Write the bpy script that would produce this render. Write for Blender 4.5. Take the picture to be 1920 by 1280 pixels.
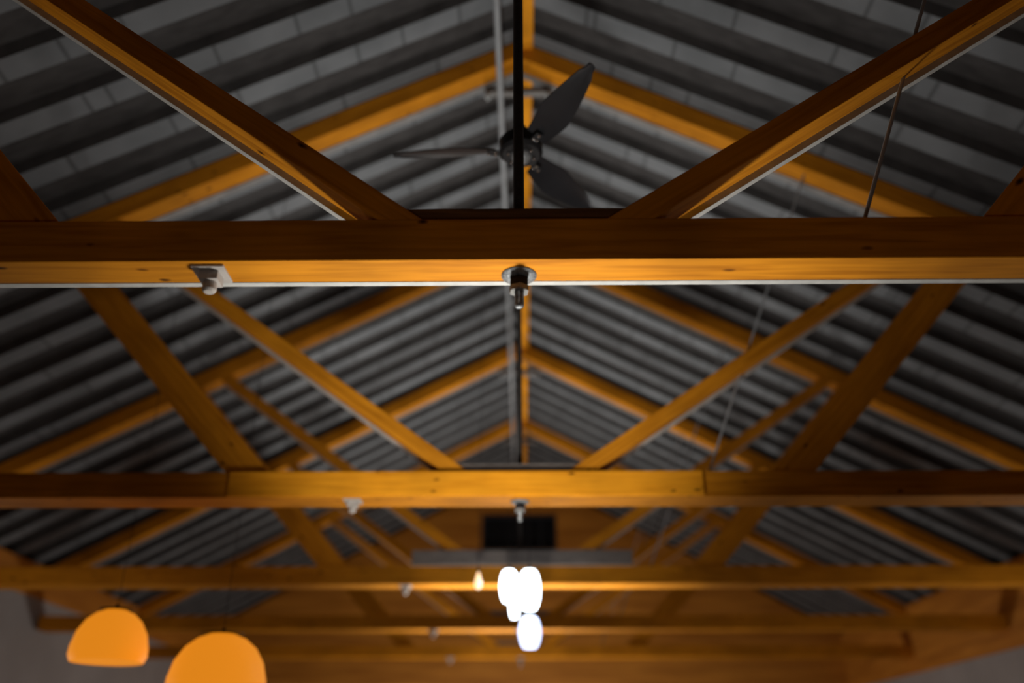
import bpy, bmesh, math, random
from mathutils import Vector, Matrix
for o in list(bpy.data.objects): bpy.data.objects.remove(o)
S = bpy.context.scene; COL = S.collection
PI = math.pi; EYE = 1.6            # camera height above the floor; heights below are written relative to the camera
# ---------------------------------------------------------------- camera
cam = bpy.data.cameras.new('camera'); co = bpy.data.objects.new('camera', cam); COL.objects.link(co)
co.location = (0, 0, EYE); co.rotation_euler = (PI/2 + .4641, 0, .0095)
cam.sensor_width = 36; cam.lens = 1613.3/1920*36; cam.clip_start = .05; cam.clip_end = 100
cam.dof.use_dof = True; cam.dof.focus_distance = 3.65
cam.dof.aperture_fstop = cam.lens/1000/.054; cam.dof.aperture_blades = 0
S.camera = co
S.view_settings.view_transform = 'Standard'; S.view_settings.look = 'None'
S.view_settings.gamma = 1; S.view_settings.use_curve_mapping = False; S.view_settings.exposure = 0
# ---------------------------------------------------------------- world and lights
w = bpy.data.worlds.new('night'); S.world = w; w.use_nodes = True
w.node_tree.nodes['Background'].inputs[0].default_value = (.30, .33, .42, 1)
w.node_tree.nodes['Background'].inputs[1].default_value = .01
def lamp(kind, name, loc, power, color, size=.2, rot=None, spot=None, blend=.5):
    l = bpy.data.lights.new(name, kind); l.energy = power; l.color = color
    if kind == 'AREA': l.size = size
    else: l.shadow_soft_size = size
    if spot: l.spot_size = math.radians(spot); l.spot_blend = blend
    o = bpy.data.objects.new(name, l); COL.objects.link(o)
    o.location = (loc[0], loc[1], loc[2]+EYE)
    if rot: o.rotation_euler = rot
    return o
WARM = (1, .96, .90); UP = (PI, 0, 0)
lamp('SPOT', 'unseen_hall_light', (-.05, 3.5, .05), 215, WARM, .12, UP, 124, .8)
lamp('SPOT', 'unseen_hall_light', (-.25, 4.3, .0), 230, WARM, .12, (PI-.62, 0, 0), 84, .8)  # accent spot added to brighten the second tie, no fixture there
lamp('POINT', 'unseen_hall_light', (-.2, .5, -.6), 16, WARM, .14)  # weak fill added for the front face of the nearest tie
lamp('SPOT', 'unseen_hall_light', (0, 8.9, -.2), 500, WARM, .25, UP, 105, 1)
lamp('SPOT', 'unseen_hall_light', (-.3, 12.6, -.2), 520, WARM, .25, UP, 105, 1)
lamp('POINT', 'unseen_hall_light', (0, 14.2, -.6), 260, WARM, .25)
lamp('POINT', 'side_fill', (5.2, 7.6, .0), 45, WARM, .2)  # unseen fill added to brighten the right wall cladding
lamp('POINT', 'side_fill', (-5.2, 7.2, .0), 30, WARM, .2)  # same added fill for the left cladding
# ---------------------------------------------------------------- materials
def mat(name):
    m = bpy.data.materials.new(name); m.use_nodes = True
    return m, m.node_tree.nodes, m.node_tree.links, m.node_tree.nodes['Principled BSDF']
def ramp(N, stops):
    r = N.new('ShaderNodeValToRGB'); e = r.color_ramp.elements
    e[0].position, e[0].color = stops[0][0], (*stops[0][1], 1); e[1].position, e[1].color = stops[-1][0], (*stops[-1][1], 1)
    for p, c in stops[1:-1]: x = e.new(p); x.color = (*c, 1)
    return r
def wood(name, light, dark, knots=True, rough=.7, spec=.12):
    m, N, L, b = mat(name)
    tc = N.new('ShaderNodeTexCoord'); mp = N.new('ShaderNodeMapping'); mp.inputs['Scale'].default_value = (.9, 16, 16)
    oi = N.new('ShaderNodeObjectInfo'); ad = N.new('ShaderNodeVectorMath'); ad.operation = 'ADD'
    sc = N.new('ShaderNodeVectorMath'); sc.operation = 'SCALE'; sc.inputs['Scale'].default_value = 37
    cx = N.new('ShaderNodeCombineXYZ'); L.new(oi.outputs['Random'], cx.inputs[0]); L.new(oi.outputs['Random'], cx.inputs[2])
    L.new(cx.outputs[0], sc.inputs[0]); L.new(tc.outputs['Object'], ad.inputs[0]); L.new(sc.outputs[0], ad.inputs[1])
    L.new(ad.outputs[0], mp.inputs[0])
    n = N.new('ShaderNodeTexNoise'); n.inputs['Scale'].default_value = 2.2; n.inputs['Detail'].default_value = 6; n.inputs['Distortion'].default_value = .6
    L.new(mp.outputs[0], n.inputs['Vector'])
    r = ramp(N, [(.3, dark), (.52, tuple((a*.35+c*.65) for a, c in zip(dark, light))), (.72, light)]); L.new(n.outputs[0], r.inputs[0])
    out = r.outputs[0]
    # broad mottling
    n2 = N.new('ShaderNodeTexNoise'); n2.inputs['Scale'].default_value = 1.6; n2.inputs['Detail'].default_value = 3
    L.new(ad.outputs[0], n2.inputs['Vector'])
    r2 = ramp(N, [(.35, (.72,)*3), (.6, (1,)*3)]); L.new(n2.outputs[0], r2.inputs[0])
    mx = N.new('ShaderNodeMix'); mx.data_type = 'RGBA'; mx.blend_type = 'MULTIPLY'; mx.inputs[0].default_value = 1
    L.new(out, mx.inputs[6]); L.new(r2.outputs[0], mx.inputs[7]); out = mx.outputs[2]
    if knots:
        mk = N.new('ShaderNodeMapping'); mk.inputs['Scale'].default_value = (4.0, 9.0, 9.0); L.new(ad.outputs[0], mk.inputs[0])
        nd = N.new('ShaderNodeTexNoise'); nd.inputs['Scale'].default_value = 9; L.new(ad.outputs[0], nd.inputs['Vector'])
        va = N.new('ShaderNodeMix'); va.data_type = 'RGBA'; va.blend_type = 'LINEAR_LIGHT'; va.inputs[0].default_value = .10
        L.new(mk.outputs[0], va.inputs[6]); L.new(nd.outputs[1], va.inputs[7])
        vo = N.new('ShaderNodeTexVoronoi'); vo.inputs['Scale'].default_value = 1; vo.inputs['Randomness'].default_value = 1
        L.new(va.outputs[2], vo.inputs['Vector'])
        r3 = ramp(N, [(.035, (.06, .05, .045)), (.075, (.4, .36, .33)), (.12, (1, 1, 1))]); L.new(vo.outputs[0], r3.inputs[0])
        m2 = N.new('ShaderNodeMix'); m2.data_type = 'RGBA'; m2.blend_type = 'MULTIPLY'; m2.inputs[0].default_value = 1
        L.new(out, m2.inputs[6]); L.new(r3.outputs[0], m2.inputs[7]); out = m2.outputs[2]
    L.new(out, b.inputs['Base Color'])
    b.inputs['Roughness'].default_value = rough; b.inputs['Specular IOR Level'].default_value = spec
    bp = N.new('ShaderNodeBump'); bp.inputs['Strength'].default_value = .25; bp.inputs['Distance'].default_value = .004
    L.new(n.outputs[0], bp.inputs['Height']); L.new(bp.outputs[0], b.inputs['Normal'])
    return m
def plain(name, c, rough=.5, metal=0, var=.25, scale=8, spec=.5, stretch=(1, 1, 1)):
    m, N, L, b = mat(name)
    tc = N.new('ShaderNodeTexCoord'); mp = N.new('ShaderNodeMapping'); mp.inputs['Scale'].default_value = stretch
    n = N.new('ShaderNodeTexNoise'); n.inputs['Scale'].default_value = scale; n.inputs['Detail'].default_value = 5
    L.new(tc.outputs['Object'], mp.inputs[0]); L.new(mp.outputs[0], n.inputs['Vector'])
    r = ramp(N, [(.35, tuple(x*(1-var) for x in c)), (.65, tuple(min(1, x*(1+var*.4)) for x in c))]); L.new(n.outputs[0], r.inputs[0])
    L.new(r.outputs[0], b.inputs['Base Color']); b.inputs['Roughness'].default_value = rough; b.inputs['Metallic'].default_value = metal
    b.inputs['Specular IOR Level'].default_value = spec
    return m
def glow(name, c, e, base=(.8, .8, .8)):
    m, N, L, b = mat(name); b.inputs['Base Color'].default_value = (*base, 1)
    lw = N.new('ShaderNodeLayerWeight'); lw.inputs[0].default_value = .35
    b.inputs['Emission Color'].default_value = (*c, 1); b.inputs['Emission Strength'].default_value = e; b.inputs['Roughness'].default_value = .6
    return m
M = dict(
 timber=wood('orange_stained_pine', (.74, .285, .013), (.46, .155, .005)),
 board=wood('bright_pine_and_lit_patch', (.98, .40, .018), (.74, .27, .009)),  # ridge beam tone; on the second tie its brightness paints lamplight
 packer=wood('rough_dark_pine', (.22, .10, .03), (.10, .045, .015)),
 greywood=plain('weathered_grey_board', (.20, .17, .15), .8, scale=5, stretch=(1, 6, 6)),
 zinc=plain('galvanised_steel_flange', (.50, .50, .47), .5, 0, .15, 14),
 greyflange=plain('grey_steel_flange', (.27, .26, .25), .6, 0, .2, 8), greysteel=plain('dull_grey_steel', (.16, .155, .15), .6, 0, .2, 8), dullzinc=plain('dull_zinc_bracket', (.40, .37, .34), .6, 0, .2, 8),
 washer=plain('galvanised_washer', (.34, .36, .37), .42, .5, .5, 90),
 rod=plain('oily_dark_steel_rod', (.05, .045, .042), .45, .4, .3, 30),
 nut=plain('black_steel_nut', (.012, .012, .014), .7, 0, .3, 40, .08), locknut=plain('dull_pale_nut', (.22, .22, .21), .75, 0, .2, 40, .1),
 deckdark=plain('dark_roof_sheet_recess', (.060, .057, .057), .75, 0, .25, 3, .2, (2, 5, 1)),  # darker tone for the rib webs and recesses
 conduit=plain('grey_painted_conduit', (.32, .34, .36), .5, 0, .12, 6),
 black=plain('black_enamel', (.010, .010, .011), .5, 0, .2, 20, .2),
 blade=plain('black_gloss_fan_blade', (.014, .0145, .017), .35, 0, .2, 4, .35),
 chrome=plain('bright_bolt_heads', (.8, .8, .8), .15, 1, .05),
 gable=None, wall=plain('pale_grey_plaster', (.34, .31, .30), .85, 0, .12, 1.2),
 floor=plain('concrete_floor', (.20, .17, .15), .8, 0, .3, 1.5),
 vent=plain('dark_painted_louvre', (.012, .013, .017), .6, 0, .2, 5),
 white=glow('lit_opal_glass', (.80, .92, 1), 7), pale=glow('lit_pale_blue_glass', (.55, .66, 1), 2.6),
 amber=glow('lit_amber_glass', (1, .31, .012), .70, (.8, .4, .1)), bulb=glow('lit_small_bulb', (1, .62, .28), 1.5),
)
def gable_mat():
    m, N, L, b = mat('varnished_board_wall')
    tc = N.new('ShaderNodeTexCoord'); sp = N.new('ShaderNodeSeparateXYZ'); L.new(tc.outputs['Object'], sp.inputs[0])
    mp = N.new('ShaderNodeMapping'); mp.inputs['Scale'].default_value = (.5, 1, 6); L.new(tc.outputs['Object'], mp.inputs[0])
    n = N.new('ShaderNodeTexNoise'); n.inputs['Scale'].default_value = 1.5; n.inputs['Detail'].default_value = 5; L.new(mp.outputs[0], n.inputs['Vector'])
    r = ramp(N, [(.3, (.36, .12, .012)), (.7, (.62, .24, .03))]); L.new(n.outputs[0], r.inputs[0]); L.new(r.outputs[0], b.inputs['Base Color'])
    b.inputs['Roughness'].default_value = .6; b.inputs['Specular IOR Level'].default_value = .25
    wv = N.new('ShaderNodeMath'); wv.operation = 'FRACT'; ml = N.new('ShaderNodeMath'); ml.operation = 'MULTIPLY'; ml.inputs[1].default_value = 5
    L.new(sp.outputs[2], ml.inputs[0]); L.new(ml.outputs[0], wv.inputs[0])
    gt = N.new('ShaderNodeMath'); gt.operation = 'GREATER_THAN'; gt.inputs[1].default_value = .06; L.new(wv.outputs[0], gt.inputs[0])
    bp = N.new('ShaderNodeBump'); bp.inputs['Distance'].default_value = .01; L.new(gt.outputs[0], bp.inputs['Height']); L.new(bp.outputs[0], b.inputs['Normal'])
    return m
M['gable'] = gable_mat()
def deck_mat():
    """zinc coated sheet with seams across each rib, each rib with its own spacing"""
    m, N, L, b = mat('zinc_coated_roof_sheet')
    tc = N.new('ShaderNodeTexCoord'); sp = N.new('ShaderNodeSeparateXYZ'); L.new(tc.outputs['Object'], sp.inputs[0])
    def mth(op, a, v):
        n = N.new('ShaderNodeMath'); n.operation = op; L.new(a, n.inputs[0])
        if isinstance(v, (int, float)): n.inputs[1].default_value = v
        else: L.new(v, n.inputs[1])
        return n.outputs[0]
    row = mth('FLOOR', mth('DIVIDE', mth('ADD', sp.outputs[1], 2.6), .478), 0)
    w = mth('ADD', mth('MULTIPLY', sp.outputs[0], 1.9), mth('MULTIPLY', row, 17.37))
    v = N.new('ShaderNodeTexVoronoi'); v.voronoi_dimensions = '1D'; v.inputs['Scale'].default_value = 1; L.new(w, v.inputs['W'])
    seam = ramp(N, [(.015, (.55,)*3), (.035, (1,)*3)]); L.new(v.outputs['Distance'], seam.inputs[0])
    n = N.new('ShaderNodeTexNoise'); n.inputs['Scale'].default_value = 2.4; n.inputs['Detail'].default_value = 5; L.new(tc.outputs['Object'], n.inputs['Vector'])
    r = ramp(N, [(.35, (.135, .148, .16)), (.65, (.185, .20, .215))]); L.new(n.outputs[0], r.inputs[0])
    mx = N.new('ShaderNodeMix'); mx.data_type = 'RGBA'; mx.blend_type = 'MULTIPLY'; mx.inputs[0].default_value = 1
    L.new(r.outputs[0], mx.inputs[6]); L.new(seam.outputs[0], mx.inputs[7]); L.new(mx.outputs[2], b.inputs['Base Color'])
    b.inputs['Roughness'].default_value = .6; b.inputs['Specular IOR Level'].default_value = .3
    return m
M['deck'] = deck_mat()
# ---------------------------------------------------------------- helpers
def link(name, bm, m, parent=None, loc=(0, 0, 0), rot=(0, 0, 0), bevel=0, smooth=False):
    bmesh.ops.recalc_face_normals(bm, faces=bm.faces)
    me = bpy.data.meshes.new(name); bm.to_mesh(me); bm.free()
    for mm in (m if isinstance(m, (list, tuple)) else [m]): me.materials.append(mm)
    if smooth:
        for p in me.polygons: p.use_smooth = True
        try: me.set_sharp_from_angle(angle=math.radians(40))
        except Exception: pass
    o = bpy.data.objects.new(name, me); COL.objects.link(o); o.location = loc; o.rotation_euler = rot
    if parent: o.parent = parent
    if bevel:
        b = o.modifiers.new('edge', 'BEVEL'); b.width = bevel; b.segments = 2; b.limit_method = 'ANGLE'
    return o
def tag(o, label, cat, group=None, kind=None):
    o['label'] = label; o['category'] = cat
    if group: o['group'] = group
    if kind: o['kind'] = kind
    return o
def struct(o): o['kind'] = 'structure'; return o
def empty(name, loc):
    o = bpy.data.objects.new(name, None); COL.objects.link(o); o.location = loc; o.empty_display_size = .1; return o
def box(bm, x0, x1, y0, y1, z0, z1):
    v = [bm.verts.new((x, y, z)) for x in (x0, x1) for y in (y0, y1) for z in (z0, z1)]
    for f in ((0, 1, 3, 2), (4, 6, 7, 5), (0, 4, 5, 1), (2, 3, 7, 6), (0, 2, 6, 4), (1, 5, 7, 3)): bm.faces.new([v[i] for i in f])
    return bm
def prism(bm, poly, y0, y1):
    a = [bm.verts.new((x, y0, z)) for x, z in poly]; b = [bm.verts.new((x, y1, z)) for x, z in poly]
    bm.faces.new(a); bm.faces.new(b[::-1]); n = len(poly)
    for i in range(n): bm.faces.new((a[i], a[(i+1) % n], b[(i+1) % n], b[i]))
    return bm
def member(name, poly, y0, y1, m, parent, bevel=.004):
    """timber lying in the truss plane; its own X axis runs from poly[0] to poly[1] so the grain follows it"""
    (x0, z0), (x1, z1) = poly[0], poly[1]; a = math.atan2(z1-z0, x1-x0); c, s = math.cos(a), math.sin(a)
    loc = [((x-x0)*c+(z-z0)*s, -(x-x0)*s+(z-z0)*c) for x, z in poly]
    bm = bmesh.new(); prism(bm, loc, 0, y1-y0)
    return link(name, bm, m, parent, (x0, y0, z0), (0, -a, 0), bevel)
def lathe(bm, prof, seg=32, c=(0, 0, 0)):
    rings = []
    for r, z in prof:
        if r < 1e-5: rings.append([bm.verts.new((c[0], c[1], c[2]+z))])
        else: rings.append([bm.verts.new((c[0]+r*math.cos(2*PI*k/seg), c[1]+r*math.sin(2*PI*k/seg), c[2]+z)) for k in range(seg)])
    for A, B in zip(rings, rings[1:]):
        for k in range(seg):
            k2 = (k+1) % seg
            if len(A) == 1 and len(B) == 1: continue
            if len(A) == 1: bm.faces.new((A[0], B[k2], B[k]))
            elif len(B) == 1: bm.faces.new((A[k], A[k2], B[0]))
            else: bm.faces.new((A[k], A[k2], B[k2], B[k]))
    return bm
def tube(bm, pts, r, seg=14):
    pts = [Vector(p) for p in pts]; prev = None
    for i, p in enumerate(pts):
        t = (pts[min(i+1, len(pts)-1)]-pts[max(i-1, 0)]).normalized()
        u = t.cross(Vector((0, 0, 1)) if abs(t.z) < .9 else Vector((1, 0, 0))).normalized(); v = t.cross(u)
        ring = [bm.verts.new(p+r*(u*math.cos(2*PI*k/seg)+v*math.sin(2*PI*k/seg))) for k in range(seg)]
        if prev:
            for k in range(seg): bm.faces.new((prev[k], prev[(k+1) % seg], ring[(k+1) % seg], ring[k]))
        else: bm.faces.new(ring)
        prev = ring
    bm.faces.new(prev[::-1]); return bm
# ---------------------------------------------------------------- the hall (structure)
H, TH = 1.66, .178         # underside and depth of the tie beams, above the camera
R, P = 5.63, .53           # underside of the rafters at the ridge, and their fall
D1, SP = 2.654, 3.0        # first truss, truss spacing
YB, YE, XW = -2.6, 18.2, 6.35
ROOF = R+.215
def zroof(x): return ROOF-P*abs(x)
def roof():
    bm = bmesh.new(); prof = []          # (y, dz, dark)
    y = YB; pitch = .478
    while y < YE:
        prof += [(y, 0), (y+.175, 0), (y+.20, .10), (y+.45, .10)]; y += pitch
    NX = 10
    for s in (-1, 1):
        rows = []
        for i in range(NX+1):
            x = s*(XW+.3)*i/NX
            rows.append([bm.verts.new((x, yy, zroof(x)+dz)) for yy, dz in prof])
        for a, b in zip(rows, rows[1:]):
            for k in range(len(prof)-1):
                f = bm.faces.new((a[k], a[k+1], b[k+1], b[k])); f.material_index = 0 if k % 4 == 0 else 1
    bmesh.ops.remove_doubles(bm, verts=bm.verts, dist=.0005)
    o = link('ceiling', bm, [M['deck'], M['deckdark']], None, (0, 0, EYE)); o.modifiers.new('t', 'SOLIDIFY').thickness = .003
    struct(o)
roof()
def floor_walls():
    bm = box(bmesh.new(), -XW-.2, XW+.2, YB-.2, YE+.2, -.1, 0); struct(link('floor', bm, M['floor']))
    for s, n in ((-1, 'wall_left'), (1, 'wall_right')):
        bm = box(bmesh.new(), *sorted((s*XW, s*(XW+.2))), YB, YE, 0, EYE+zroof(XW)-.03)
        struct(link(n, bm, M['wall']))
    zt = zroof(XW)-.02
    bm = prism(bmesh.new(), [(-XW, -EYE), (XW, -EYE), (XW, zt), (0, ROOF-.02), (-XW, zt)], YB-.15, YB); struct(link('wall_front', bm, M['gable'], None, (0, 0, EYE)))
    # far gable with the vent opening left open
    vx0, vx1, vz0, vz1 = -.80, .76, 4.10, 4.84
    bm = bmesh.new(); y0, y1 = 17.85, 18.05
    prism(bm, [(-XW, -EYE), (vx0, -EYE), (vx0, zroof(vx0)-.02), (-XW, zt)], y0, y1)
    prism(bm, [(vx1, -EYE), (XW, -EYE), (XW, zt), (vx1, zroof(vx1)-.02)], y0, y1)
    box(bm, vx0, vx1, y0, y1, -EYE, vz0)
    prism(bm, [(vx0, vz1), (vx1, vz1), (vx1, zroof(vx1)-.02), (0, ROOF-.02), (vx0, zroof(vx0)-.02)], y0, y1)
    struct(link('wall_back', bm, M['gable'], None, (0, 0, EYE)))
    v = empty('gable_vent', (0, 17.9, EYE+vz0)); tag(v, 'dark rectangular louvred vent high in the far wooden gable wall', 'vent')
    bm = bmesh.new()
    for a in ((vx0, vx1, -.08, .06, 0, .05), (vx0, vx1, -.08, .06, .69, .74), (vx0, vx0+.05, -.08, .06, .05, .69), (vx1-.05, vx1, -.08, .06, .05, .69), (.42, .46, -.06, .04, .05, .69)): box(bm, *a)
    link('frame', bm, M['vent'], v, bevel=.004)
    for k in range(8):
        bm = prism(bmesh.new(), [(0, 0), (.1, .07), (.1, .082), (0, .012)], vx0+.05, vx1-.05)
        link('slat', bm, M['vent'], v, (0, .1-.05, .06+k*.078), (0, 0, PI/2))
    bm = box(bmesh.new(), vx0, vx1, .10, .13, 0, .74); link('backing', bm, M['vent'], v)
floor_walls()
# ridge beam and the long plates that sit on the tie beams
bm = box(bmesh.new(), YB, 17.85, -.13, .0, 0, .10)
o = link('ridge_beam', bm, M['board'], None, (0, 0, EYE+5.725), (0, 0, PI/2), .004)
tag(o, 'long orange ridge beam running away under the roof apex', 'beam')
for s, zb in ((-1, 2.04), (1, 1.42)):
    bm = box(bmesh.new(), YB, 17.85, 0, .03, zb, zroof(XW)-.035)
    struct(link('trim_1' if s < 0 else 'trim_2', bm, M['gable'], None, (s*(XW-.03) if s > 0 else -XW+.03, 0, EYE), (0, 0, PI/2), .003))
    bpy.data.objects['trim_1' if s < 0 else 'trim_2'].location.x = s*XW + (.03 if s < 0 else 0)
# ---------------------------------------------------------------- trusses
def rod_between(name, p, q, r, m, parent): return link(name, tube(bmesh.new(), [p, q], r), m, parent, smooth=True)
def hexnut(bm, r, z0, z1, c=(0, 0), rot=0):
    v = [(c[0]+r*math.cos(rot+k*PI/3), c[1]+r*math.sin(rot+k*PI/3)) for k in range(6)]
    a = [bm.verts.new((x, y, z0)) for x, y in v]; b = [bm.verts.new((x, y, z1)) for x, y in v]
    bm.faces.new(a[::-1]); bm.faces.new(b)
    for i in range(6): bm.faces.new((a[i], a[(i+1) % 6], b[(i+1) % 6], b[i]))
    return bm
def make_truss(i):
    D = D1+(i-1)*SP; t = empty('roof_truss', (0, D, EYE+H)); r0 = R-H; rt = r0+.17*math.sqrt(1+P*P); XE = XW-.04
    tz = TH
    tie = member('tie_beam', [(-XE, 0), (XE, 0), (XE, tz), (-XE, tz)], 0, .152 if i == 1 else .25, M['timber'], t, .003)
    if i == 1: bm = box(bmesh.new(), -XE, XE, 0, .030, 0, .06); link('steel_flange', bm, M['zinc'], tie, (XE, .154, -.001), (0, 0, 0), .002)['label'] = 'pale galvanised strip along the back of the tie beam'
    if i == 2:  # added board, the tie's lamplit patch is put into its colour
        link('lit_patch_board', box(bmesh.new(), 0, 3.22, 0, .022, 0, .172), M['board'], tie, (XE-1.98, -.022, .003), (0, 0, 0), .003)['label'] = 'thin added board, brighter to paint the lamplit middle of the tie beam'
    for s in (-1, 1):
        xe = s*(XW-.04)
        poly = [(0, r0), (xe, r0-P*abs(xe)), (xe, rt-P*abs(xe)), (0, rt)]
        ra = member('rafter', poly, 0, .165, M['timber'], t)
        dz = -.012
        poly = [(0, r0+dz), (xe, r0+dz-P*abs(xe)), (xe, r0+dz+.05-P*abs(xe)), (0, r0+dz+.05)]
        member('steel_flange', poly, .17, .23 if i == 2 else .21, M['greyflange'], t, .002)['label'] = 'grey steel flange behind the rafter'
        sl = .76 if s < 0 else .69
        if i > 1: sl = .735 if s < 0 else .68
        f0 = .52 if s < 0 else .50
        h = .10*math.sqrt(1+sl*sl); xm = (r0-tz+sl*f0)/(sl+P)
        z = lambda x, k=0: tz+sl*(x-f0)+k
        xt = f0-h/sl
        poly = [(s*f0, tz), (s*xm, z(xm)), (s*(xm-h/(sl+P)), z(xm-h/(sl+P), h)), (s*xt, tz)]
        member('strut', poly, .003, .125, M['timber'], t)
        d = .02
        poly = [(s*(f0+.02), tz), (s*(xm-.02), z(xm-.02)-d), (s*(xm-.05), z(xm-.05)+.03), (s*(f0-.02), tz+.03)]
        member('steel_flange', poly, .158, .195, M['zinc'] if i == 1 else M['dullzinc'], t, .002)['label'] = 'pale steel flange behind the strut'
        so = 1.08; fo = 1.72; wd = .30; xo = (r0-tz+so*fo)/(so+P)
        poly = [(s*(fo+wd), tz), (s*(xo+.20), r0-P*(xo+.20)), (s*(xo-.02), r0-P*(xo-.02)), (s*fo, tz)]
        member('outer_strut', poly, .02, .14, M['timber'], t)
        if s > 0:                            # slim side tension rod
            rod_between('tension_rod', (1.30, .11, tz-.01), (2.35, .075, r0-P*2.35+.02), .008, M['conduit'], t)
        else:                                # bright bracket bolted under the tie beam
            nb = bmesh.new(); box(nb, -1.20, -1.08, .02, .14, -.010, 0); box(nb, -1.175, -1.105, .045, .115, -.045, -.010); lathe(nb, [(0, -.045), (.026, -.045), (.026, -.075), (.018, -.085), (0, -.085)], 18, (-1.14, .08, 0))
            link('bracket', nb, M['dullzinc'], t, bevel=.002)['label'] = 'small bright zinc bracket under the tie beam'
    # packing block between the feet of the struts
    wdt = {1: (-.445, .437), 3: (-1.08, 1.12)}.get(i, (-.49, .47)); hb = .062 if i != 3 else .15
    member('packing_block', [(wdt[0], tz), (wdt[1], tz), (wdt[1], tz+hb), (wdt[0], tz+hb)], .02 if i != 3 else -.03, .14, M['packer'] if i == 1 else M['greywood'], t, .003)
    # king rod with plate washer, nut and threaded end
    ky = .11
    kb = bmesh.new(); tube(kb, [(0, ky, tz+.01), (0, ky, r0+.02)], .0215)
    k = link('king_rod', kb, M['rod'], t, smooth=True)
    wb = bmesh.new(); lathe(wb, [(.018, -.001), (.064, -.001), (.066, -.004), (.062, -.008), (.045, -.015), (.034, -.017), (.018, -.017)], 40, (0, ky, 0))
    link('plate_washer', wb, M['washer'], k, smooth=True)['label'] = 'round galvanised dished washer'
    nb = bmesh.new(); hexnut(nb, .038, -.050, -.016, (0, ky), PI/6); link('nut', nb, M['nut'], k, bevel=.002)
    nb = bmesh.new(); hexnut(nb, .0385, -.074, -.051, (0, ky), PI/6+.12); link('lock_nut', nb, M['locknut'], k, bevel=.002)['label'] = 'pale lock nut'
    eb = bmesh.new(); prof = [(0, -.001)]
    z = -.02
    while z > -.128: prof += [(.0175, z), (.0160, z-.002)]; z -= .004
    prof += [(.0175, z), (.0165, z-.004), (.012, z-.010), (.011, z-.008), (0, z-.0075)]
    prof[0] = (.0175, -.001)
    lathe(eb, prof, 24, (0, ky, 0)); link('threaded_end', eb, M['washer'], k, smooth=True)
    # steel seat under the apex with its two bolts
    ab = bmesh.new(); box(ab, -.30, .30, .17, .24, r0-.245, r0-.225); box(ab, -.30, .30, .225, .24, r0-.225, r0-.14)
    ap = link('apex_plate', ab, M['greysteel'], t, bevel=.002)
    for s in (-1, 1):
        b2 = bmesh.new(); hexnut(b2, .028, r0-.275, r0-.2455, (s*.27, .2)); lathe(b2, [(0, -.03), (.012, -.03), (.012, 0), (0, 0)], 12, (s*.27, .2, r0-.275)); link('bolt', b2, M['washer'], ap)
    return t
LAB = {1: 'nearest orange timber roof truss, washer and bolt under its tie beam', 2: 'second timber truss behind the fan with lamplight painted across its tie',
       3: 'third timber truss, grey board lying on its tie above the white lamps', 4: 'fourth timber truss, its small orange rafter peak sharp above the centre', 5: 'farthest small timber truss just before the end gable wall'}
for i in range(1, 6): tag(make_truss(i), LAB[i], 'roof truss')
# ---------------------------------------------------------------- conduit under the ridge
bm = bmesh.new(); pts = [(-.185, YB+.2, 5.33), (-.165, 4.8, 5.34), (-.130, 9.5, 5.35), (-.10, 15.7, 5.35), (-.09, 17.8, 5.35)]
tube(bm, pts, .026)
c = link('conduit', bm, M['conduit'], None, (0, 0, EYE), smooth=True)
tag(c, 'thin grey conduit pipe running below the ridge beside the rods', 'conduit')
for yy, xx in ((6.6, -.152), (9.45, -.130), (13, -.114)):
    bm = tube(bmesh.new(), [(xx, yy, 5.345), (xx+.0006, yy+.09, 5.345)], .031); link('coupling', bm, M['conduit'], c, smooth=True)
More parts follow.
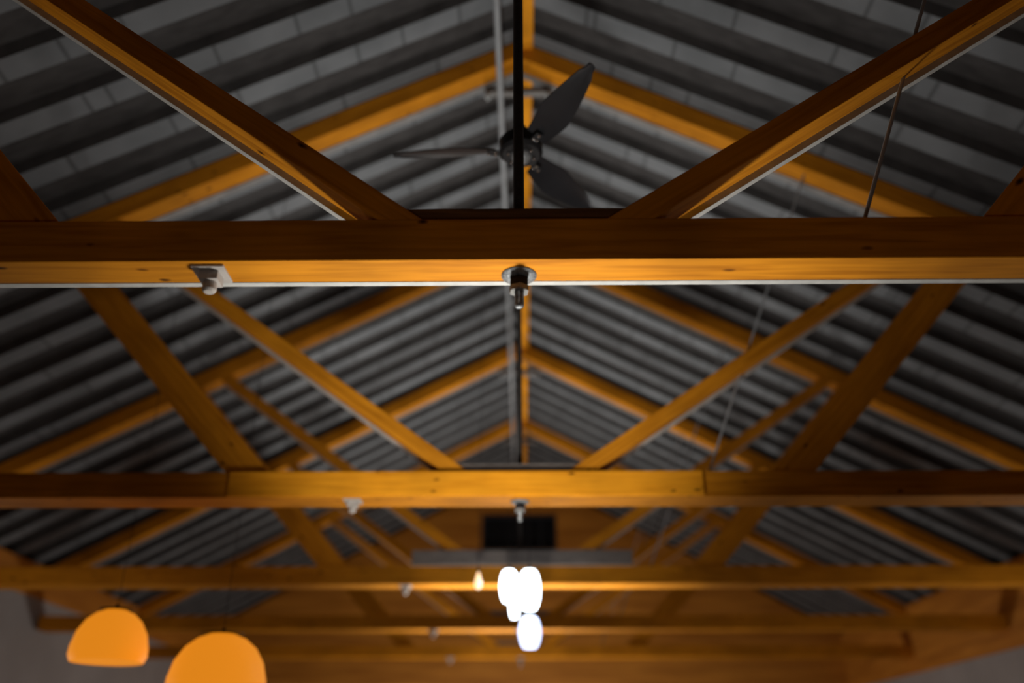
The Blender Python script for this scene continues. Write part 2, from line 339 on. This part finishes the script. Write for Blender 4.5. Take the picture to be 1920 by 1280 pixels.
# ---------------------------------------------------------------- ceiling fan
def fan():
    f = empty('ceiling_fan', (.015, 4.02, EYE+5.725)); tag(f, 'black three-bladed ceiling fan hanging behind the nearest king rod', 'ceiling fan')
    zc = 3.25-5.725
    link('canopy', lathe(bmesh.new(), [(0, 0), (.07, 0), (.065, -.05), (.03, -.09), (0, -.09)], 28), M['black'], f, smooth=True)
    link('downrod', tube(bmesh.new(), [(0, 0, -.08), (0, 0, zc+.14)], .014), M['black'], f, smooth=True)
    mo = link('motor_housing', lathe(bmesh.new(), [(0, .19), (.03, .19), (.035, .14), (.09, .12), (.125, .08), (.128, .0), (.11, -.02), (0, -.02)], 36, (0, 0, zc)), M['black'], f, smooth=True)
    link('hub_cap', lathe(bmesh.new(), [(.06, -.02), (.06, -.035), (.045, -.055), (.02, -.065), (0, -.067)], 28, (0, 0, zc)), M['washer'], mo, smooth=True)
    for k in range(6):
        a = k*PI/3+.3; link('bolt', lathe(bmesh.new(), [(0, -.032), (.006, -.03), (.008, -.022), (.008, -.018)], 12, (.078*math.cos(a), .078*math.sin(a), zc)), M['chrome'], mo, smooth=True)
    for a in (180, 303, 57):
        a = math.radians(a); e = .0
        bm = bmesh.new(); rows = []
        NS = 18
        for j in range(NS+1):
            u = j/NS; r = .15+u*.61
            wd = (.085+.045*min(1, u*3))*(1-.72*max(0, (u-.3)/.7)**1.4)
            if u > .93: wd *= .75
            tw = -math.radians(30-14*u); sweep = -.055*u**1.5
            row = []
            for q in (-1, -.5, 0, .5, 1):
                yy = q*wd*.75; zz = -.012*(1-q*q)*-1
                row.append((r, sweep+yy*math.cos(tw), yy*math.sin(tw)+zz+.012*u))
            rows.append(row)
        th = .007; top = [[bm.verts.new((x, y, z+th)) for x, y, z in r_] for r_ in rows]; bot = [[bm.verts.new(p) for p in r_] for r_ in rows]
        for A, B, fl in ((top, top, 0), (bot, bot, 1)):
            for j in range(NS):
                for q in range(4): bm.faces.new((A[j][q], A[j][q+1], A[j+1][q+1], A[j+1][q]))
        for j in range(NS):
            for q in (0, 4): bm.faces.new((top[j][q], top[j+1][q], bot[j+1][q], bot[j][q]))
        for j in (0, NS):
            for q in range(4): bm.faces.new((top[j][q], top[j][q+1], bot[j][q+1], bot[j][q]))
        bl = link('blade', bm, M['blade'], f, (0, 0, zc+.01), (0, 0, a), smooth=True)
        ir = bmesh.new(); box(ir, .07, .20, -.022, .022, -.014, -.006); link('blade_iron', ir, M['black'], bl, bevel=.003)
        for (x, y) in ((.15, -.012), (.15, .012), (.19, 0)):
            link('bolt', lathe(bmesh.new(), [(0, -.024), (.006, -.022), (.008, -.014)], 12, (x, y, 0)), M['chrome'], bl, smooth=True)
fan()
# ---------------------------------------------------------------- hanging lamps
def pendant(name, x, y, ztop, rr, hh, m, label, cat, group, zhang, bare=False):
    t = empty(name, (x, y, EYE+ztop)); tag(t, label, cat, group)
    link('cord', tube(bmesh.new(), [(0, 0, .02), (0, 0, zhang-ztop)], .0022, 8), M['black'], t)
    if bare:
        link('lamp_holder', lathe(bmesh.new(), [(0, .04), (.010, .04), (.013, 0), (0, 0)], 16), M['black'], t, smooth=True)
        link('bulb', lathe(bmesh.new(), [(.008, 0), (rr*.5, -hh*.25), (rr, -hh*.62), (rr*.75, -hh*.88), (0, -hh)], 20), m, t, smooth=True)
        return
    link('cap', lathe(bmesh.new(), [(0, .035), (.012, .035), (.02, .01), (rr*.45, .004), (rr*.45, -.002), (0, -.002)], 24), M['black'], t, smooth=True)
    if m is M['amber']: prof = [(rr*.25, 0), (rr*.5, -hh*.08), (rr*.72, -hh*.22), (rr*.9, -hh*.45), (rr*.99, -hh*.72), (rr, -hh*.88), (rr*.93, -hh), (0, -hh*.97)]
    else: prof = [(rr*.5, 0)]+[(rr*(.5+.5*math.sin(PI*(.08+.84*u))**.9), -hh*u) for u in [k/12 for k in range(1, 12)]]+[(rr*.55, -hh), (0, -hh*.995)]
    link('glass_shade', lathe(bmesh.new(), prof, 32), m, t, smooth=True)
G = 'opal pendant lamps in a cluster'
def hang(x): return zroof(x)+.004
pendant('pendant_lamp', -.095, 7.45, 1.545, .080, .27, M['white'], 'left of the two bright white pendant lamps hanging side by side', 'pendant lamp', G, hang(.085))
pendant('pendant_lamp', .078, 7.45, 1.545, .092, .33, M['white'], 'right and larger of the two bright white pendant lamps side by side', 'pendant lamp', G, hang(.078))
pendant('pendant_lamp', -.055, 8.05, 1.52, .05, .28, M['white'], 'small white pendant lamp peeping out behind and below the left one', 'pendant lamp', G, hang(.055))
pendant('pendant_lamp', .078, 7.62, 1.19, .097, .26, M['pale'], 'pale blue-white pendant lamp hanging lowest, under the white pair', 'pendant lamp', G, hang(.078))
pendant('bare_bulb', -.36, 7.5, 1.54, .035, .15, M['bulb'], 'small amber teardrop bulb left of the white pendant lamps', 'light bulb', None, hang(.36), True)
pendant('amber_lamp', -2.78, 6.1, 1.0, .25, .34, M['amber'], 'glowing amber lampshade at far left near the grey wall', 'pendant lamp', 'amber lampshades', hang(2.78))
pendant('amber_lamp', -2.02, 6.1, .84, .32, .40, M['amber'], 'larger glowing amber lampshade low, right of the other amber one', 'pendant lamp', 'amber lampshades', hang(2.02))
